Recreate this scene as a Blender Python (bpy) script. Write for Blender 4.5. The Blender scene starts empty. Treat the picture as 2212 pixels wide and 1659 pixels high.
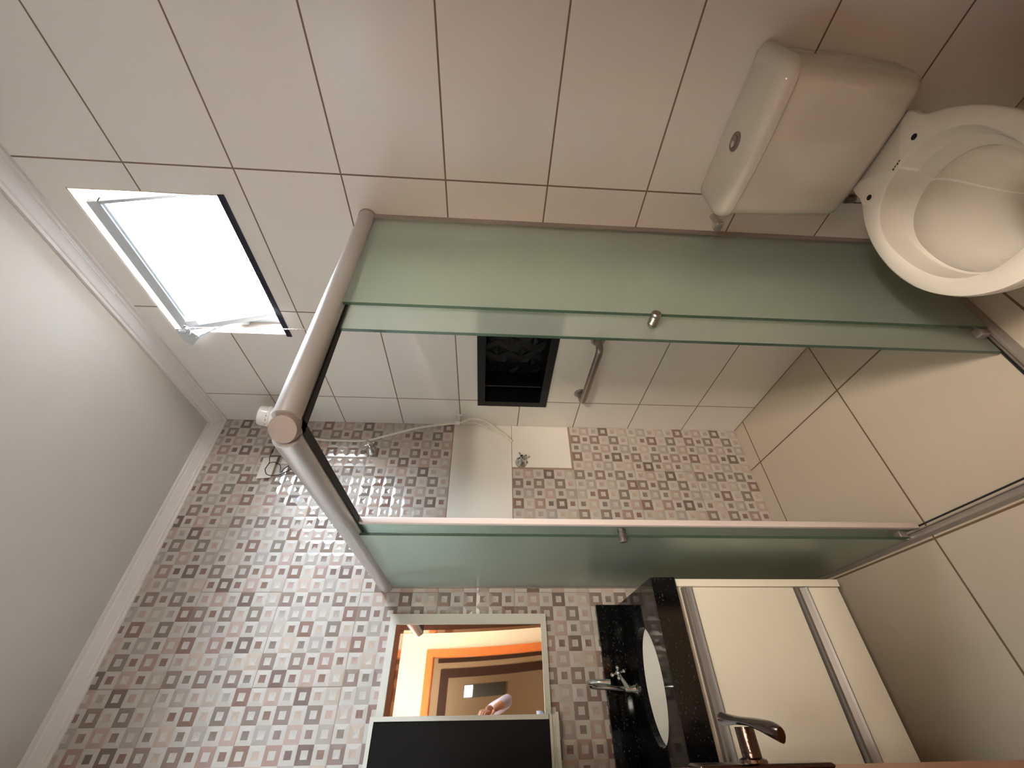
import bpy, bmesh, math, random
from mathutils import Vector, Matrix
random.seed(7)
PI = math.pi
scene = bpy.context.scene
COL = scene.collection

# ------------------------------------------------------------------ camera
CX, CY, CZ = -1.3098, -1.9584, 1.4486
YAW, PITCH, ROLL, FPX = 0.6909, -0.0552, 0.0286, 889.2
fw = Vector((math.sin(YAW)*math.cos(PITCH), math.cos(YAW)*math.cos(PITCH), math.sin(PITCH)))
rt = Vector((math.cos(YAW), -math.sin(YAW), 0)); up = rt.cross(fw)
r2 = rt*math.cos(ROLL)+up*math.sin(ROLL); u2 = -rt*math.sin(ROLL)+up*math.cos(ROLL)
cam = bpy.data.cameras.new('camera'); camo = bpy.data.objects.new('camera', cam); COL.objects.link(camo)
cam.sensor_fit = 'HORIZONTAL'; cam.sensor_width = 36.0; cam.lens = FPX/2212*36.0
cam.clip_start = 0.01; cam.clip_end = 100
M = Matrix((( -u2.x, r2.x, -fw.x, CX), (-u2.y, r2.y, -fw.y, CY), (-u2.z, r2.z, -fw.z, CZ), (0,0,0,1)))
camo.matrix_world = M                       # the phone was held on its side
scene.camera = camo

# ------------------------------------------------------------------ world, exposure, lights
w = bpy.data.worlds.new('sky'); scene.world = w; w.use_nodes = True
nt = w.node_tree; bgn = nt.nodes['Background']; bgn.inputs[1].default_value = 39.0
tc = nt.nodes.new('ShaderNodeTexCoord'); sp_ = nt.nodes.new('ShaderNodeSeparateXYZ'); rp = nt.nodes.new('ShaderNodeValToRGB')
nt.links.new(tc.outputs['Generated'], sp_.inputs[0]); mr = nt.nodes.new('ShaderNodeMapRange'); mr.inputs[1].default_value = -1; mr.inputs[2].default_value = 1
nt.links.new(sp_.outputs['Z'], mr.inputs[0]); nt.links.new(mr.outputs[0], rp.inputs[0]); nt.links.new(rp.outputs[0], bgn.inputs[0])
el = rp.color_ramp.elements; el[0].position = 0.49; el[0].color = (0.045, 0.044, 0.042, 1); el[1].position = 0.56; el[1].color = (0.80, 0.91, 1.06, 1)
scene.view_settings.view_transform = 'Standard'; scene.view_settings.look = 'None'
scene.view_settings.exposure = 1.86; scene.view_settings.gamma = 1.0
try: scene.view_settings.use_curve_mapping = False
except Exception: pass

def area(name, loc, rot, sx, sy, power, col):
    l = bpy.data.lights.new(name, 'AREA'); l.shape = 'RECTANGLE'; l.size = sx; l.size_y = sy
    l.energy = power; l.color = col
    o = bpy.data.objects.new(name, l); o.location = loc; o.rotation_euler = rot; COL.objects.link(o); return o
# daylight entering at the window opening, ceiling lamps of the hallway, added fill light
wl = area('window_daylight_portal', (0.16, -0.968, 2.555), (0, math.radians(90), 0), 0.50, 0.64, 1.0, (1, 1, 1)); wl.data.cycles.is_portal = True
area('hallway_lamp_light', (-1.9, -2.55, 2.70), (0, 0, 0), 0.7, 0.5, 2.4, (1.0, 0.96, 0.90))
area('hallway_lamp_light_right', (0.1, -2.55, 2.70), (0, 0, 0), 0.5, 0.5, 3.0, (1.0, 0.96, 0.90))
area('hallway_fill_light', (-1.50, -3.02, 2.42), (math.radians(90-20), 0, math.radians(-6)), 0.46, 0.32, 25.0, (1.0, 0.93, 0.83))  # added fill, aimed through the doorway to brighten the bathroom

# ------------------------------------------------------------------ materials
def s2l(c): return tuple(((v/255)/12.92 if v/255 <= 0.04045 else ((v/255+0.055)/1.055)**2.4) for v in c)
MATS = {}
def mat(name, rgb, rough=0.5, metal=0.0, spec=0.5, coat=0.0, noise=0.0, nscale=20, bump=0.0, bscale=60, emis=None, estr=0):
    if name in MATS: return MATS[name]
    m = bpy.data.materials.new(name); m.use_nodes = True; nt = m.node_tree; p = nt.nodes['Principled BSDF']
    c = s2l(rgb)
    p.inputs['Base Color'].default_value = (*c, 1); p.inputs['Roughness'].default_value = rough
    p.inputs['Metallic'].default_value = metal; p.inputs['Specular IOR Level'].default_value = spec
    p.inputs['Coat Weight'].default_value = coat; p.inputs['Coat Roughness'].default_value = 0.05
    if emis: p.inputs['Emission Color'].default_value = (*s2l(emis), 1); p.inputs['Emission Strength'].default_value = estr
    tc = nt.nodes.new('ShaderNodeTexCoord')
    if noise:
        n = nt.nodes.new('ShaderNodeTexNoise'); n.inputs['Scale'].default_value = nscale; n.inputs['Detail'].default_value = 4
        nt.links.new(tc.outputs['Object'], n.inputs['Vector'])
        mx = nt.nodes.new('ShaderNodeMix'); mx.data_type = 'RGBA'
        mx.inputs[6].default_value = (*[max(0, v*(1-noise)) for v in c], 1); mx.inputs[7].default_value = (*[min(1, v*(1+noise)) for v in c], 1)
        nt.links.new(n.outputs['Fac'], mx.inputs[0]); nt.links.new(mx.outputs[2], p.inputs['Base Color'])
    if bump:
        n = nt.nodes.new('ShaderNodeTexNoise'); n.inputs['Scale'].default_value = bscale; n.inputs['Detail'].default_value = 5
        nt.links.new(tc.outputs['Object'], n.inputs['Vector'])
        b = nt.nodes.new('ShaderNodeBump'); b.inputs['Strength'].default_value = bump; b.inputs['Distance'].default_value = 0.002
        nt.links.new(n.outputs['Fac'], b.inputs['Height']); nt.links.new(b.outputs[0], p.inputs['Normal'])
    MATS[name] = m; return m

def tile_mat(name, rgb, grout, axes, joints, width, rough, noise=0.04):
    """plain tiles: axes = two axis letters, joints = (offset, pitch) for each, on object coordinates"""
    m = bpy.data.materials.new(name); m.use_nodes = True; nt = m.node_tree; p = nt.nodes['Principled BSDF']
    tc = nt.nodes.new('ShaderNodeTexCoord'); sx = nt.nodes.new('ShaderNodeSeparateXYZ'); nt.links.new(tc.outputs['Object'], sx.inputs[0])
    def math_(op, a, b=None):
        n = nt.nodes.new('ShaderNodeMath'); n.operation = op
        for i, v in enumerate((a, b)):
            if v is None: continue
            if isinstance(v, (int, float)): n.inputs[i].default_value = v
            else: nt.links.new(v, n.inputs[i])
        return n.outputs[0]
    ds = []; ids = []
    for ax, (off, pitch) in zip(axes, joints):
        t = math_('DIVIDE', math_('SUBTRACT', sx.outputs[ax], off), pitch)
        fr = math_('FRACT', t); d = math_('MINIMUM', fr, math_('SUBTRACT', 1.0, fr))
        ds.append(math_('MULTIPLY', d, pitch)); ids.append(math_('FLOOR', t))
    d = math_('MINIMUM', ds[0], ds[1])
    mask = nt.nodes.new('ShaderNodeMapRange'); mask.inputs[1].default_value = width*0.42; mask.inputs[2].default_value = width*0.62
    nt.links.new(d, mask.inputs[0])
    cmb = nt.nodes.new('ShaderNodeCombineXYZ'); nt.links.new(ids[0], cmb.inputs[0]); nt.links.new(ids[1], cmb.inputs[1])
    wn = nt.nodes.new('ShaderNodeTexWhiteNoise'); nt.links.new(cmb.outputs[0], wn.inputs['Vector'])
    ns = nt.nodes.new('ShaderNodeTexNoise'); ns.inputs['Scale'].default_value = 3.5; ns.inputs['Detail'].default_value = 6
    nt.links.new(tc.outputs['Object'], ns.inputs['Vector'])
    f = math_('ADD', math_('MULTIPLY', wn.outputs['Value'], 0.35), math_('MULTIPLY', ns.outputs['Fac'], 0.65))
    c = s2l(rgb); g = s2l(grout)
    m1 = nt.nodes.new('ShaderNodeMix'); m1.data_type = 'RGBA'
    m1.inputs[6].default_value = (*[v*(1-noise) for v in c], 1); m1.inputs[7].default_value = (*[min(1, v*(1+noise)) for v in c], 1)
    nt.links.new(f, m1.inputs[0])
    m2 = nt.nodes.new('ShaderNodeMix'); m2.data_type = 'RGBA'; m2.inputs[6].default_value = (*g, 1)
    nt.links.new(m1.outputs[2], m2.inputs[7]); nt.links.new(mask.outputs[0], m2.inputs[0]); nt.links.new(m2.outputs[2], p.inputs['Base Color'])
    rr = nt.nodes.new('ShaderNodeMapRange'); rr.inputs[3].default_value = 0.9; rr.inputs[4].default_value = rough
    nt.links.new(mask.outputs[0], rr.inputs[0]); nt.links.new(rr.outputs[0], p.inputs['Roughness'])
    bp = nt.nodes.new('ShaderNodeBump'); bp.inputs['Strength'].default_value = 0.5; bp.inputs['Distance'].default_value = 0.0012
    nt.links.new(mask.outputs[0], bp.inputs['Height']); nt.links.new(bp.outputs[0], p.inputs['Normal'])
    MATS[name] = m; return m

WT = (228, 220, 210)
m_wall = tile_mat('cream_wall_tile', WT, (132, 108, 90), 'YZ', ((-0.2318, 0.5653), (2.5626-3.2, 0.32)), 0.0048, 0.22)
m_wallx = tile_mat('cream_wall_tile_side', WT, (132, 108, 90), 'XZ', ((-0.2, 0.5653), (2.5626-3.2, 0.32)), 0.0048, 0.22)
m_plain = mat('plain_cream_tile', (226, 217, 205), 0.2, noise=0.03, nscale=5)
m_floor = tile_mat('beige_floor_tile', (190, 176, 155), (112, 88, 62), 'XY', ((-0.2555, 0.611), (-0.0945, 0.6075)), 0.0062, 0.38)
m_paint = mat('ceiling_paint', (198, 190, 180), 0.85, noise=0.02, bump=0.15, bscale=40)
m_cornice = mat('cornice_plaster', (216, 206, 198), 0.7, noise=0.02, bump=0.1)
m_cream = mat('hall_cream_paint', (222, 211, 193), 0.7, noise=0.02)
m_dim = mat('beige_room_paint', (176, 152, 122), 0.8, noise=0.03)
m_plaster = mat('rough_white_plaster', (214, 196, 178), 0.95, noise=0.15, nscale=35, bump=0.9, bscale=55)
m_white = mat('white_ceramic', (206, 197, 182), 0.12, coat=0.5, noise=0.01)
m_basin = mat('basin_ceramic', (232, 226, 216), 0.12, coat=0.5, noise=0.01)
m_dark = mat('dark_hole', (18, 14, 12), 0.9, noise=0.05)
m_alu = mat('brushed_aluminium', (196, 191, 186), 0.34, metal=0.6, noise=0.04, nscale=60)
m_alu2 = mat('grey_aluminium_profile', (158, 148, 138), 0.32, metal=0.5, noise=0.04, nscale=60)
m_chrome = mat('chrome', (205, 202, 198), 0.10, metal=1.0, noise=0.02)
m_steel = mat('satin_steel', (150, 140, 132), 0.34, metal=1.0, noise=0.04, nscale=80)
m_rubber = mat('black_rubber', (20, 19, 20), 0.6, noise=0.05)
m_blackp = mat('black_niche_plastic', (9, 9, 13), 0.42, 0.0, 0.3, noise=0.06)
m_winalu = mat('white_window_aluminium', (200, 204, 206), 0.4, noise=0.03)
m_plastic = mat('white_plastic', (228, 220, 210), 0.2, coat=0.3, noise=0.01)
m_hose = mat('white_hose', (214, 204, 188), 0.4, noise=0.02)
m_cable = mat('black_cable', (16, 13, 16), 0.45, noise=0.05)
m_mdf = mat('cream_laminate', (236, 225, 204), 0.38, noise=0.015)
m_frame = mat('mirror_cabinet_frame', (204, 197, 182), 0.4, noise=0.015)
m_prof = mat('champagne_profile', (150, 143, 136), 0.4, metal=0.5, noise=0.03)
m_blackglass = mat('black_panel', (20, 17, 15), 0.45, 0.0, 0.15, noise=0.03)
m_mirror = mat('mirror_silver', (238, 238, 236), 0.015, metal=1.0)
m_seal = mat('pale_door_seal', (206, 188, 178), 0.35, noise=0.02)
m_orange = mat('orange_varnished_wood', (206, 112, 52), 0.35, noise=0.12, nscale=14)
m_brown = mat('brown_varnished_wood', (104, 52, 24), 0.16, coat=0.6, noise=0.2, nscale=12)
m_dwood = mat('dark_wood', (62, 34, 20), 0.5, noise=0.2, nscale=12)
m_doorw = mat('door_veneer', (150, 92, 56), 0.4, noise=0.12, nscale=9)
m_bronze = mat('aged_bronze', (92, 74, 66), 0.22, metal=1.0, noise=0.15, nscale=120, bump=0.2, bscale=260)
m_skin = mat('skin', (206, 150, 118), 0.5, noise=0.05)
m_shirt = mat('black_cloth', (20, 19, 22), 0.85, noise=0.2, nscale=80)
m_sleeve = mat('pale_lilac_cloth', (188, 184, 204), 0.8, noise=0.08, nscale=60)
m_jean = mat('blue_denim', (112, 128, 152), 0.85, noise=0.35, nscale=70)
m_hair = mat('dark_hair', (28, 20, 16), 0.6, noise=0.3, nscale=90)
m_lamp = mat('lamp_diffuser', (255, 244, 226), 0.5, emis=(255, 236, 206), estr=4.0)
m_water = mat('toilet_water', (196, 192, 176), 0.02, coat=1.0)
m_rope = mat('pale_cord', (206, 190, 178), 0.8, noise=0.3, nscale=300)

def granite():
    m = bpy.data.materials.new('black_granite'); m.use_nodes = True; nt = m.node_tree; p = nt.nodes['Principled BSDF']
    tc = nt.nodes.new('ShaderNodeTexCoord'); v = nt.nodes.new('ShaderNodeTexNoise'); v.inputs['Scale'].default_value = 120; v.inputs['Detail'].default_value = 5
    nt.links.new(tc.outputs['Object'], v.inputs['Vector']); r = nt.nodes.new('ShaderNodeValToRGB')
    e = r.color_ramp.elements; e[0].position = 0.60; e[0].color = (0.004, 0.004, 0.004, 1); e[1].position = 0.72; e[1].color = (0.05, 0.048, 0.04, 1)
    nt.links.new(v.outputs['Fac'], r.inputs[0]); nt.links.new(r.outputs[0], p.inputs['Base Color'])
    p.inputs['Roughness'].default_value = 0.07; p.inputs['Specular IOR Level'].default_value = 0.28; return m
m_granite = granite()

def frosted(name, tint, mixdiff=0.35):
    m = bpy.data.materials.new(name); m.use_nodes = True; nt = m.node_tree
    for n in list(nt.nodes):
        if n.type != 'OUTPUT_MATERIAL': nt.nodes.remove(n)
    out = [n for n in nt.nodes if n.type == 'OUTPUT_MATERIAL'][0]
    c = (*s2l(tint), 1)
    rf = nt.nodes.new('ShaderNodeBsdfRefraction'); rf.inputs['Color'].default_value = c; rf.inputs['Roughness'].default_value = 0.20; rf.inputs['IOR'].default_value = 1.22
    tr = nt.nodes.new('ShaderNodeBsdfTranslucent'); tr.inputs['Color'].default_value = c
    df = nt.nodes.new('ShaderNodeBsdfDiffuse'); df.inputs['Color'].default_value = c
    gl = nt.nodes.new('ShaderNodeBsdfGlossy'); gl.inputs['Roughness'].default_value = 0.32; gl.inputs['Color'].default_value = (0.8, 0.85, 0.8, 1)
    a = nt.nodes.new('ShaderNodeMixShader'); a.inputs[0].default_value = 0.25; nt.links.new(tr.outputs[0], a.inputs[1]); nt.links.new(df.outputs[0], a.inputs[2])
    b = nt.nodes.new('ShaderNodeMixShader'); b.inputs[0].default_value = mixdiff; nt.links.new(rf.outputs[0], b.inputs[1]); nt.links.new(a.outputs[0], b.inputs[2])
    fr = nt.nodes.new('ShaderNodeFresnel'); fr.inputs[0].default_value = 1.4
    ns = nt.nodes.new('ShaderNodeTexNoise'); ns.inputs['Scale'].default_value = 900
    bp = nt.nodes.new('ShaderNodeBump'); bp.inputs['Strength'].default_value = 0.05; nt.links.new(ns.outputs['Fac'], bp.inputs['Height']); nt.links.new(bp.outputs[0], gl.inputs['Normal'])
    d = nt.nodes.new('ShaderNodeMixShader'); nt.links.new(fr.outputs[0], d.inputs[0]); nt.links.new(b.outputs[0], d.inputs[1]); nt.links.new(gl.outputs[0], d.inputs[2])
    nt.links.new(d.outputs[0], out.inputs[0]); return m
m_frost = frosted('frosted_green_glass', (238, 242, 234), 0.28)
m_edge = mat('glass_edge_green', (52, 72, 56), 0.15, spec=0.8, noise=0.05)

# ------------------------------------------------------------------ geometry helpers
class MB:
    def __init__(s): s.v = []; s.f = []; s.mi = []; s.sm = []
    def add(s, vs, fs, mi=0, smooth=False):
        o = len(s.v); s.v += [tuple(v) for v in vs]; s.f += [tuple(i+o for i in f) for f in fs]
        s.mi += [mi]*len(fs); s.sm += [smooth]*len(fs); return s
    def box(s, x0, x1, y0, y1, z0, z1, mi=0, bev=0, seg=3):
        if x0 > x1: x0, x1 = x1, x0
        if y0 > y1: y0, y1 = y1, y0
        if z0 > z1: z0, z1 = z1, z0
        if not bev:
            vs = [(x, y, z) for x in (x0, x1) for y in (y0, y1) for z in (z0, z1)]
            return s.add(vs, [(0,1,3,2),(4,6,7,5),(0,4,5,1),(2,3,7,6),(0,2,6,4),(1,5,7,3)], mi)
        b = bmesh.new(); bmesh.ops.create_cube(b, size=1)
        for v in b.verts: v.co = ((x0+x1)/2+v.co.x*(x1-x0), (y0+y1)/2+v.co.y*(y1-y0), (z0+z1)/2+v.co.z*(z1-z0))
        bmesh.ops.bevel(b, geom=list(b.edges), offset=bev, segments=seg, profile=0.5, affect='EDGES')
        s.add_bm(b, mi, True); return s
    def add_bm(s, b, mi=0, smooth=False):
        b.verts.ensure_lookup_table(); b.verts.index_update()
        s.add([v.co.copy() for v in b.verts], [[v.index for v in f.verts] for f in b.faces], mi, smooth); b.free()
    def rings(s, rs, closed=True, caps=True, mi=0, smooth=True):
        n = len(rs[0]); vs = [v for r in rs for v in r]; fs = []
        for i in range(len(rs)-1):
            for j in range(n if closed else n-1):
                k = (j+1) % n; fs.append((i*n+j, i*n+k, (i+1)*n+k, (i+1)*n+j))
        if caps: fs.append(tuple(range(n))[::-1]); fs.append(tuple((len(rs)-1)*n+j for j in range(n)))
        return s.add(vs, fs, mi, smooth)
    def tube(s, pts, r, seg=12, mi=0, caps=True, smooth_path=0):
        pts = [Vector(p) for p in pts]
        if smooth_path: pts = spline(pts, smooth_path)
        n = len(pts); rr = r if isinstance(r, (list, tuple)) else [r]*n
        if len(rr) != n: rr = [rr[min(len(rr)-1, int(i*len(rr)/n))] for i in range(n)]
        t = (pts[1]-pts[0]).normalized(); a = t.orthogonal().normalized(); rs = []
        for i, p in enumerate(pts):
            t = (pts[min(i+1, n-1)]-pts[max(i-1, 0)]).normalized()
            a = (a-t*a.dot(t)).normalized(); b = t.cross(a)
            rs.append([p+(a*math.cos(k*2*PI/seg)+b*math.sin(k*2*PI/seg))*rr[i] for k in range(seg)])
        return s.rings(rs, True, caps, mi)
    def lathe(s, org, axis, prof, seg=24, mi=0, caps=True):
        org = Vector(org); ax = Vector(axis).normalized(); a = ax.orthogonal().normalized(); b = ax.cross(a)
        rs = [[org+ax*h+(a*math.cos(k*2*PI/seg)+b*math.sin(k*2*PI/seg))*max(r, 1e-5) for k in range(seg)] for r, h in prof]
        return s.rings(rs, True, caps, mi)
    def ball(s, c, r, mi=0, seg=12, sc=(1,1,1)):
        rs = []
        for i in range(seg//2+1):
            th = PI*i/(seg//2); rr = max(math.sin(th), 1e-4)
            rs.append([(c[0]+r*sc[0]*rr*math.cos(2*PI*k/seg), c[1]+r*sc[1]*rr*math.sin(2*PI*k/seg), c[2]+r*sc[2]*math.cos(th)) for k in range(seg)])
        return s.rings(rs, True, False, mi)
def spline(P, n):
    out = []
    for i in range(len(P)-1):
        p0 = P[max(i-1, 0)]; p1 = P[i]; p2 = P[i+1]; p3 = P[min(i+2, len(P)-1)]
        for k in range(n):
            t = k/n; out.append(0.5*((2*p1)+(p2-p0)*t+(2*p0-5*p1+4*p2-p3)*t*t+(3*p1-p0-3*p2+p3)*t**3))
    out.append(P[-1]); return out

def wpos(o):
    p = Vector((0,0,0))
    while o: p += o.location; o = o.parent
    return p
def build(name, mb, mats, parent=None, org=None, smooth_angle=True):
    """link the collected shapes as ONE mesh object; mesh coordinates are given in world space"""
    me = bpy.data.meshes.new(name); base = wpos(parent) if parent else Vector((0,0,0))
    o = bpy.data.objects.new(name, me); COL.objects.link(o)
    loc = Vector(org) - base if org else Vector((0,0,0))
    off = base+loc
    me.from_pydata([Vector(v)-off for v in mb.v], [], mb.f)
    if not isinstance(mats, (list, tuple)): mats = [mats]
    for m in mats: me.materials.append(m)
    me.polygons.foreach_set('material_index', mb.mi); me.polygons.foreach_set('use_smooth', mb.sm)
    b = bmesh.new(); b.from_mesh(me); bmesh.ops.recalc_face_normals(b, faces=b.faces[:])
    if any(mb.sm):
        for e in b.edges:
            if len(e.link_faces) == 2 and e.link_faces[0].normal.angle(e.link_faces[1].normal, 0) > math.radians(38): e.smooth = False
    b.to_mesh(me); b.free(); me.update()
    if parent: o.parent = parent
    o.location = loc; return o
def thing(name, label, cat, loc, group=None):
    o = bpy.data.objects.new(name, None); o.empty_display_size = 0.1; COL.objects.link(o); o.location = loc
    o['label'] = label; o['category'] = cat
    if group: o['group'] = group
    return o
def tag(o, label, cat, group=None):
    o['label'] = label; o['category'] = cat
    if group: o['group'] = group
    return o
def struct(o, label, cat):
    o['kind'] = 'structure'; o['label'] = label; o['category'] = cat; return o

# ------------------------------------------------------------------ room shell
H = 2.93; XL = -1.50; YF = -2.00; T = 0.14
def wall_slab(ax, c0, c1, ur, zr, holes):
    """wall slab with rectangular holes (u0,u1,z0,z1)"""
    mb = MB(); us = sorted({ur[0], ur[1], *[h[0] for h in holes], *[h[1] for h in holes]}); zs = sorted({zr[0], zr[1], *[h[2] for h in holes], *[h[3] for h in holes]})
    for i in range(len(us)-1):
        for j in range(len(zs)-1):
            um = (us[i]+us[i+1])/2; zm = (zs[j]+zs[j+1])/2
            if any(h[0] < um < h[1] and h[2] < zm < h[3] for h in holes): continue
            if ax == 'x': mb.box(c0, c1, us[i], us[i+1], zs[j], zs[j+1])
            else: mb.box(us[i], us[i+1], c0, c1, zs[j], zs[j+1])
    return mb
WIN = (-1.276, -0.661, 2.320, 2.789); NI = (-0.86, -0.205, 1.152, 1.498)
struct(build('wall_right', wall_slab('x', 0, T, (YF-T, T), (0, H), [WIN, NI]), m_wall), 'plain cream rectangular wall tiles around the window and niche', 'wall')
struct(build('floor', MB().box(XL-T, T, YF-T, T, -0.05, 0), m_floor), 'large square beige floor tiles with brown joints', 'floor')
struct(build('ceiling', MB().box(XL-T, T, YF-T, T, H, H+0.06), m_paint), 'smooth off-white painted ceiling', 'ceiling')
struct(build('wall_left', wall_slab('x', XL-T, XL, (YF-T, T), (0, H), []), m_wall), 'cream tiled wall behind the open door', 'wall')
DX0, DX1, DZ = -1.375, -0.708, 2.115
struct(build('wall_front', wall_slab('y', YF-T, YF, (XL, 0), (0, H), [(DX0-0.02, DX1+0.02, -0.01, DZ+0.02)]), m_wallx), 'cream tiled wall around the doorway the photo is taken from', 'wall')

# --- patterned wall: embossed square motifs, printed tiles 11 x 6 motifs, laid in half bond
LIGHT = (186, 176, 165)
CC0 = {'R': (118, 84, 72), 'B': (122, 100, 88), 'D': (96, 74, 65), 'O': (112, 98, 84), 'P': (170, 142, 128), 'T': (180, 156, 138),
      'G': (158, 144, 134), 'E': (172, 158, 142), 'K': (150, 116, 104), 'L': LIGHT}
CC = {k: tuple(a*0.74+b*0.26 for a, b in zip(v, LIGHT)) for k, v in CC0.items()}
PRINT = ['PPGDPE', 'BRBTOP', 'OGBPBG', 'RTKDDR', 'PTPGTT', 'BOBBBO', 'GGPEGR', 'ERRTOT', 'OTOGOP', 'BTBRKR', 'RDRPRE']
PM = [mat('motif_'+{'R':'red_brown','B':'brown','D':'dark_brown','O':'olive','P':'pink','T':'tan','G':'taupe','E':'beige','K':'rose','L':'pale'}[k], v, 0.13, coat=0.3, noise=0.05, nscale=45) for k, v in CC.items()]
PI_ = {k: i for i, k in enumerate(CC)}
m_grout = mat('pattern_wall_grout', (150, 128, 112), 0.85, noise=0.08, nscale=80)
CW = 0.0543; HP = 0.3284; ZP = 2.5659+0.0608; CH = HP/6
XEND = -1.50; P1 = (-0.5653, 0, 1.3155, 1.6385); P2 = (-0.2625, 0, 0.9945, 1.3155)
def cut(p, lim):  # clamp
    return (min(max(p[0], lim[0]), lim[1]), min(max(p[1], lim[2]), lim[3]))
pw = MB(); GI = len(PM)
SOCK = (-0.352, -0.236, 2.528, 2.592)
for tr in range(-1, 9):                       # tile rows from the ceiling down
    ztop = ZP - (tr-1)*HP - 0.0 if False else ZP + HP - tr*HP
    even = (tr % 2 == 0)
    for j in range(0, 28):
        c = (j % 11) if even else ((j-5) % 11)
        x1 = -j*CW; x0 = x1-CW
        if x1 <= XEND+0.004: continue
        for r in range(6):
            z1 = ztop - r*CH; z0 = z1-CH
            if z0 >= 2.895 or z1 <= 0.004: continue
            mx, mz = (x0+x1)/2, (z0+z1)/2
            if any(q[0] < mx < q[1] and q[2] < mz < q[3] for q in (P1, P2)): continue
            jt = 0.0013
            a0 = x0+(jt if c == 10 else 0); a1 = x1-(jt if c == 0 else 0); b0 = z0+(jt if r == 5 else 0); b1 = z1-(jt if r == 0 else 0)
            a0 = max(a0, XEND); b0 = max(b0, 0.0); 
            k = PRINT[c][r]; centre = (c+r) % 2 == 0
            co, ci = (PI_['L'], PI_[k]) if centre else (PI_[k], PI_['L'])
            ih = 0.0122; hr = 0.0019; dep = 0.0005
            if mx-ih < a0 or mz-ih < b0: continue
            V = [(a0, 0, b0), (a1, 0, b0), (a1, 0, b1), (a0, 0, b1)]
            V += [(mx-ih, -hr, mz-ih), (mx+ih, -hr, mz-ih), (mx+ih, -hr, mz+ih), (mx-ih, -hr, mz+ih), (mx, -dep, mz)]
            pw.add(V, [(0,1,5,4),(1,2,6,5),(2,3,7,6),(3,0,4,7)], co); pw.add([V[i] for i in range(4, 9)], [(0,1,4),(1,2,4),(2,3,4),(3,0,4)], ci)
o = build('wall_back', pw, PM, None)
struct(o, 'brown, pink and grey embossed square mosaic wall', 'wall')
bk = MB(); bk.box(XL-T, T, 0.0006, T, 0, H)
g = build('wall_core', bk, m_grout); g.name = 'wall_rear'; struct(g, 'grout bed and masonry carrying the patterned tiles', 'wall')
pt = MB(); pt.box(P1[0]+.001, 0-.001, -0.0012, 0.0006, P1[2]+.0015, P1[3]-.0015); pt.box(P2[0]+.001, -.001, -0.0012, 0.0006, P2[2]+.001, P2[3]-.0015)
pp = build('plain_tile_inset', pt, m_plain, o)
# cornice
def cornice(name, pts, mb=None):
    prof = [(0, 2.876), (0.008, 2.876), (0.010, 2.886), (0.017, 2.889), (0.019, 2.894), (0.044, 2.912), (0.047, 2.917), (0.056, 2.920), (0.057, 2.9305), (0, 2.9305)]
    mb = MB(); rs = []
    for (x, y, dx, dy) in pts: rs.append([(x+dx*d, y+dy*d, z) for d, z in prof])
    mb.rings(rs, True, True, smooth=False); return build(name, mb, m_cornice)
struct(cornice('trim_1', [(0, YF, -1, 1), (0, 0, -1, -1)]), 'stepped plaster cornice along the plain tiled wall', 'cornice')
struct(cornice('trim_2', [(0, 0, -1, -1), (XL, 0, 1, -1)]), 'stepped plaster cornice along the patterned wall', 'cornice')
sl = MB(); sl.tube([(-0.0185, -1.135, 2.8925), (-0.0185, -0.870, 2.8925)], 0.0018, 6)
struct(build('trim_3', sl, mat('glossy_filler', (240, 240, 240), 0.1, noise=0.02)), 'thin glossy strip of filler on the cornice above the window', 'trim')

# ------------------------------------------------------------------ window
WY0, WY1, WZ0, WZ1 = WIN
win = bpy.data.objects.new('window_1', None); COL.objects.link(win); win.location = (0.07, (WY0+WY1)/2, WZ0); struct(win, 'small aluminium tilting window, overexposed by daylight', 'window')
rv = MB(); e = 0.004
rv.box(0.001, T, WY0, WY1, WZ1-e, WZ1); rv.box(0.001, T, WY1-e, WY1, WZ0, WZ1); rv.box(0.001, T, WY0, WY0+e, WZ0, WZ1); rv.box(0.02, T, WY0, WY1, WZ0, WZ0+e)
build('plaster_reveal', rv, m_plaster, win)
sb = MB(); sb.box(-0.004, T, WY0-0.002, WY1+0.006, WZ0-0.012, WZ0+0.010, bev=0.0015); build('black_sill', sb, mat('black_sill_stone', (22, 24, 40), 0.3, noise=0.1), win)
fr = MB(); q = 0.022
fr.box(0.07, 0.105, WY0+e, WY1-e, WZ1-e-q, WZ1-e); fr.box(0.07, 0.105, WY0+e, WY1-e, WZ0+0.01, WZ0+0.01+q)
fr.box(0.07, 0.105, WY0+e, WY0+e+q, WZ0+0.01, WZ1-e); fr.box(0.07, 0.105, WY1-e-q, WY1-e, WZ0+0.01, WZ1-e)
build('window_frame', fr, m_winalu, win)
# tilting sash: bottom at the frame, top leaning into the room
def sashpt(y, t, d):  # t 0 bottom..1 top, d depth out of plane
    bx, bz, tx, tz = 0.092, 2.352, -0.030, 2.728
    L = math.hypot(tx-bx, tz-bz); nx, nz = (tz-bz)/L, -(tx-bx)/L
    return (bx+(tx-bx)*t+nx*d, y, bz+(tz-bz)*t+nz*d)
def sbar(mb, y0, y1, t0, t1, d0=0.0, d1=0.026):
    vs = [sashpt(y, t, d) for y in (y0, y1) for t in (t0, t1) for d in (d0, d1)]
    mb.add(vs, [(0,1,3,2),(4,6,7,5),(0,4,5,1),(2,3,7,6),(0,2,6,4),(1,5,7,3)])
SY0, SY1 = WY0+0.030, WY1-0.030
sh = MB(); sbar(sh, SY0, SY1, 0.92, 1.0); sbar(sh, SY0, SY1, 0, 0.05); sbar(sh, SY0, SY0+0.010, 0.05, 0.93); sbar(sh, SY1-0.024, SY1, 0.05, 0.93)
sbar(sh, SY0+0.01, SY1-0.01, 0.90, 0.935, 0.008, 0.020)
sa = build('sash', sh, m_winalu, win)
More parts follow.
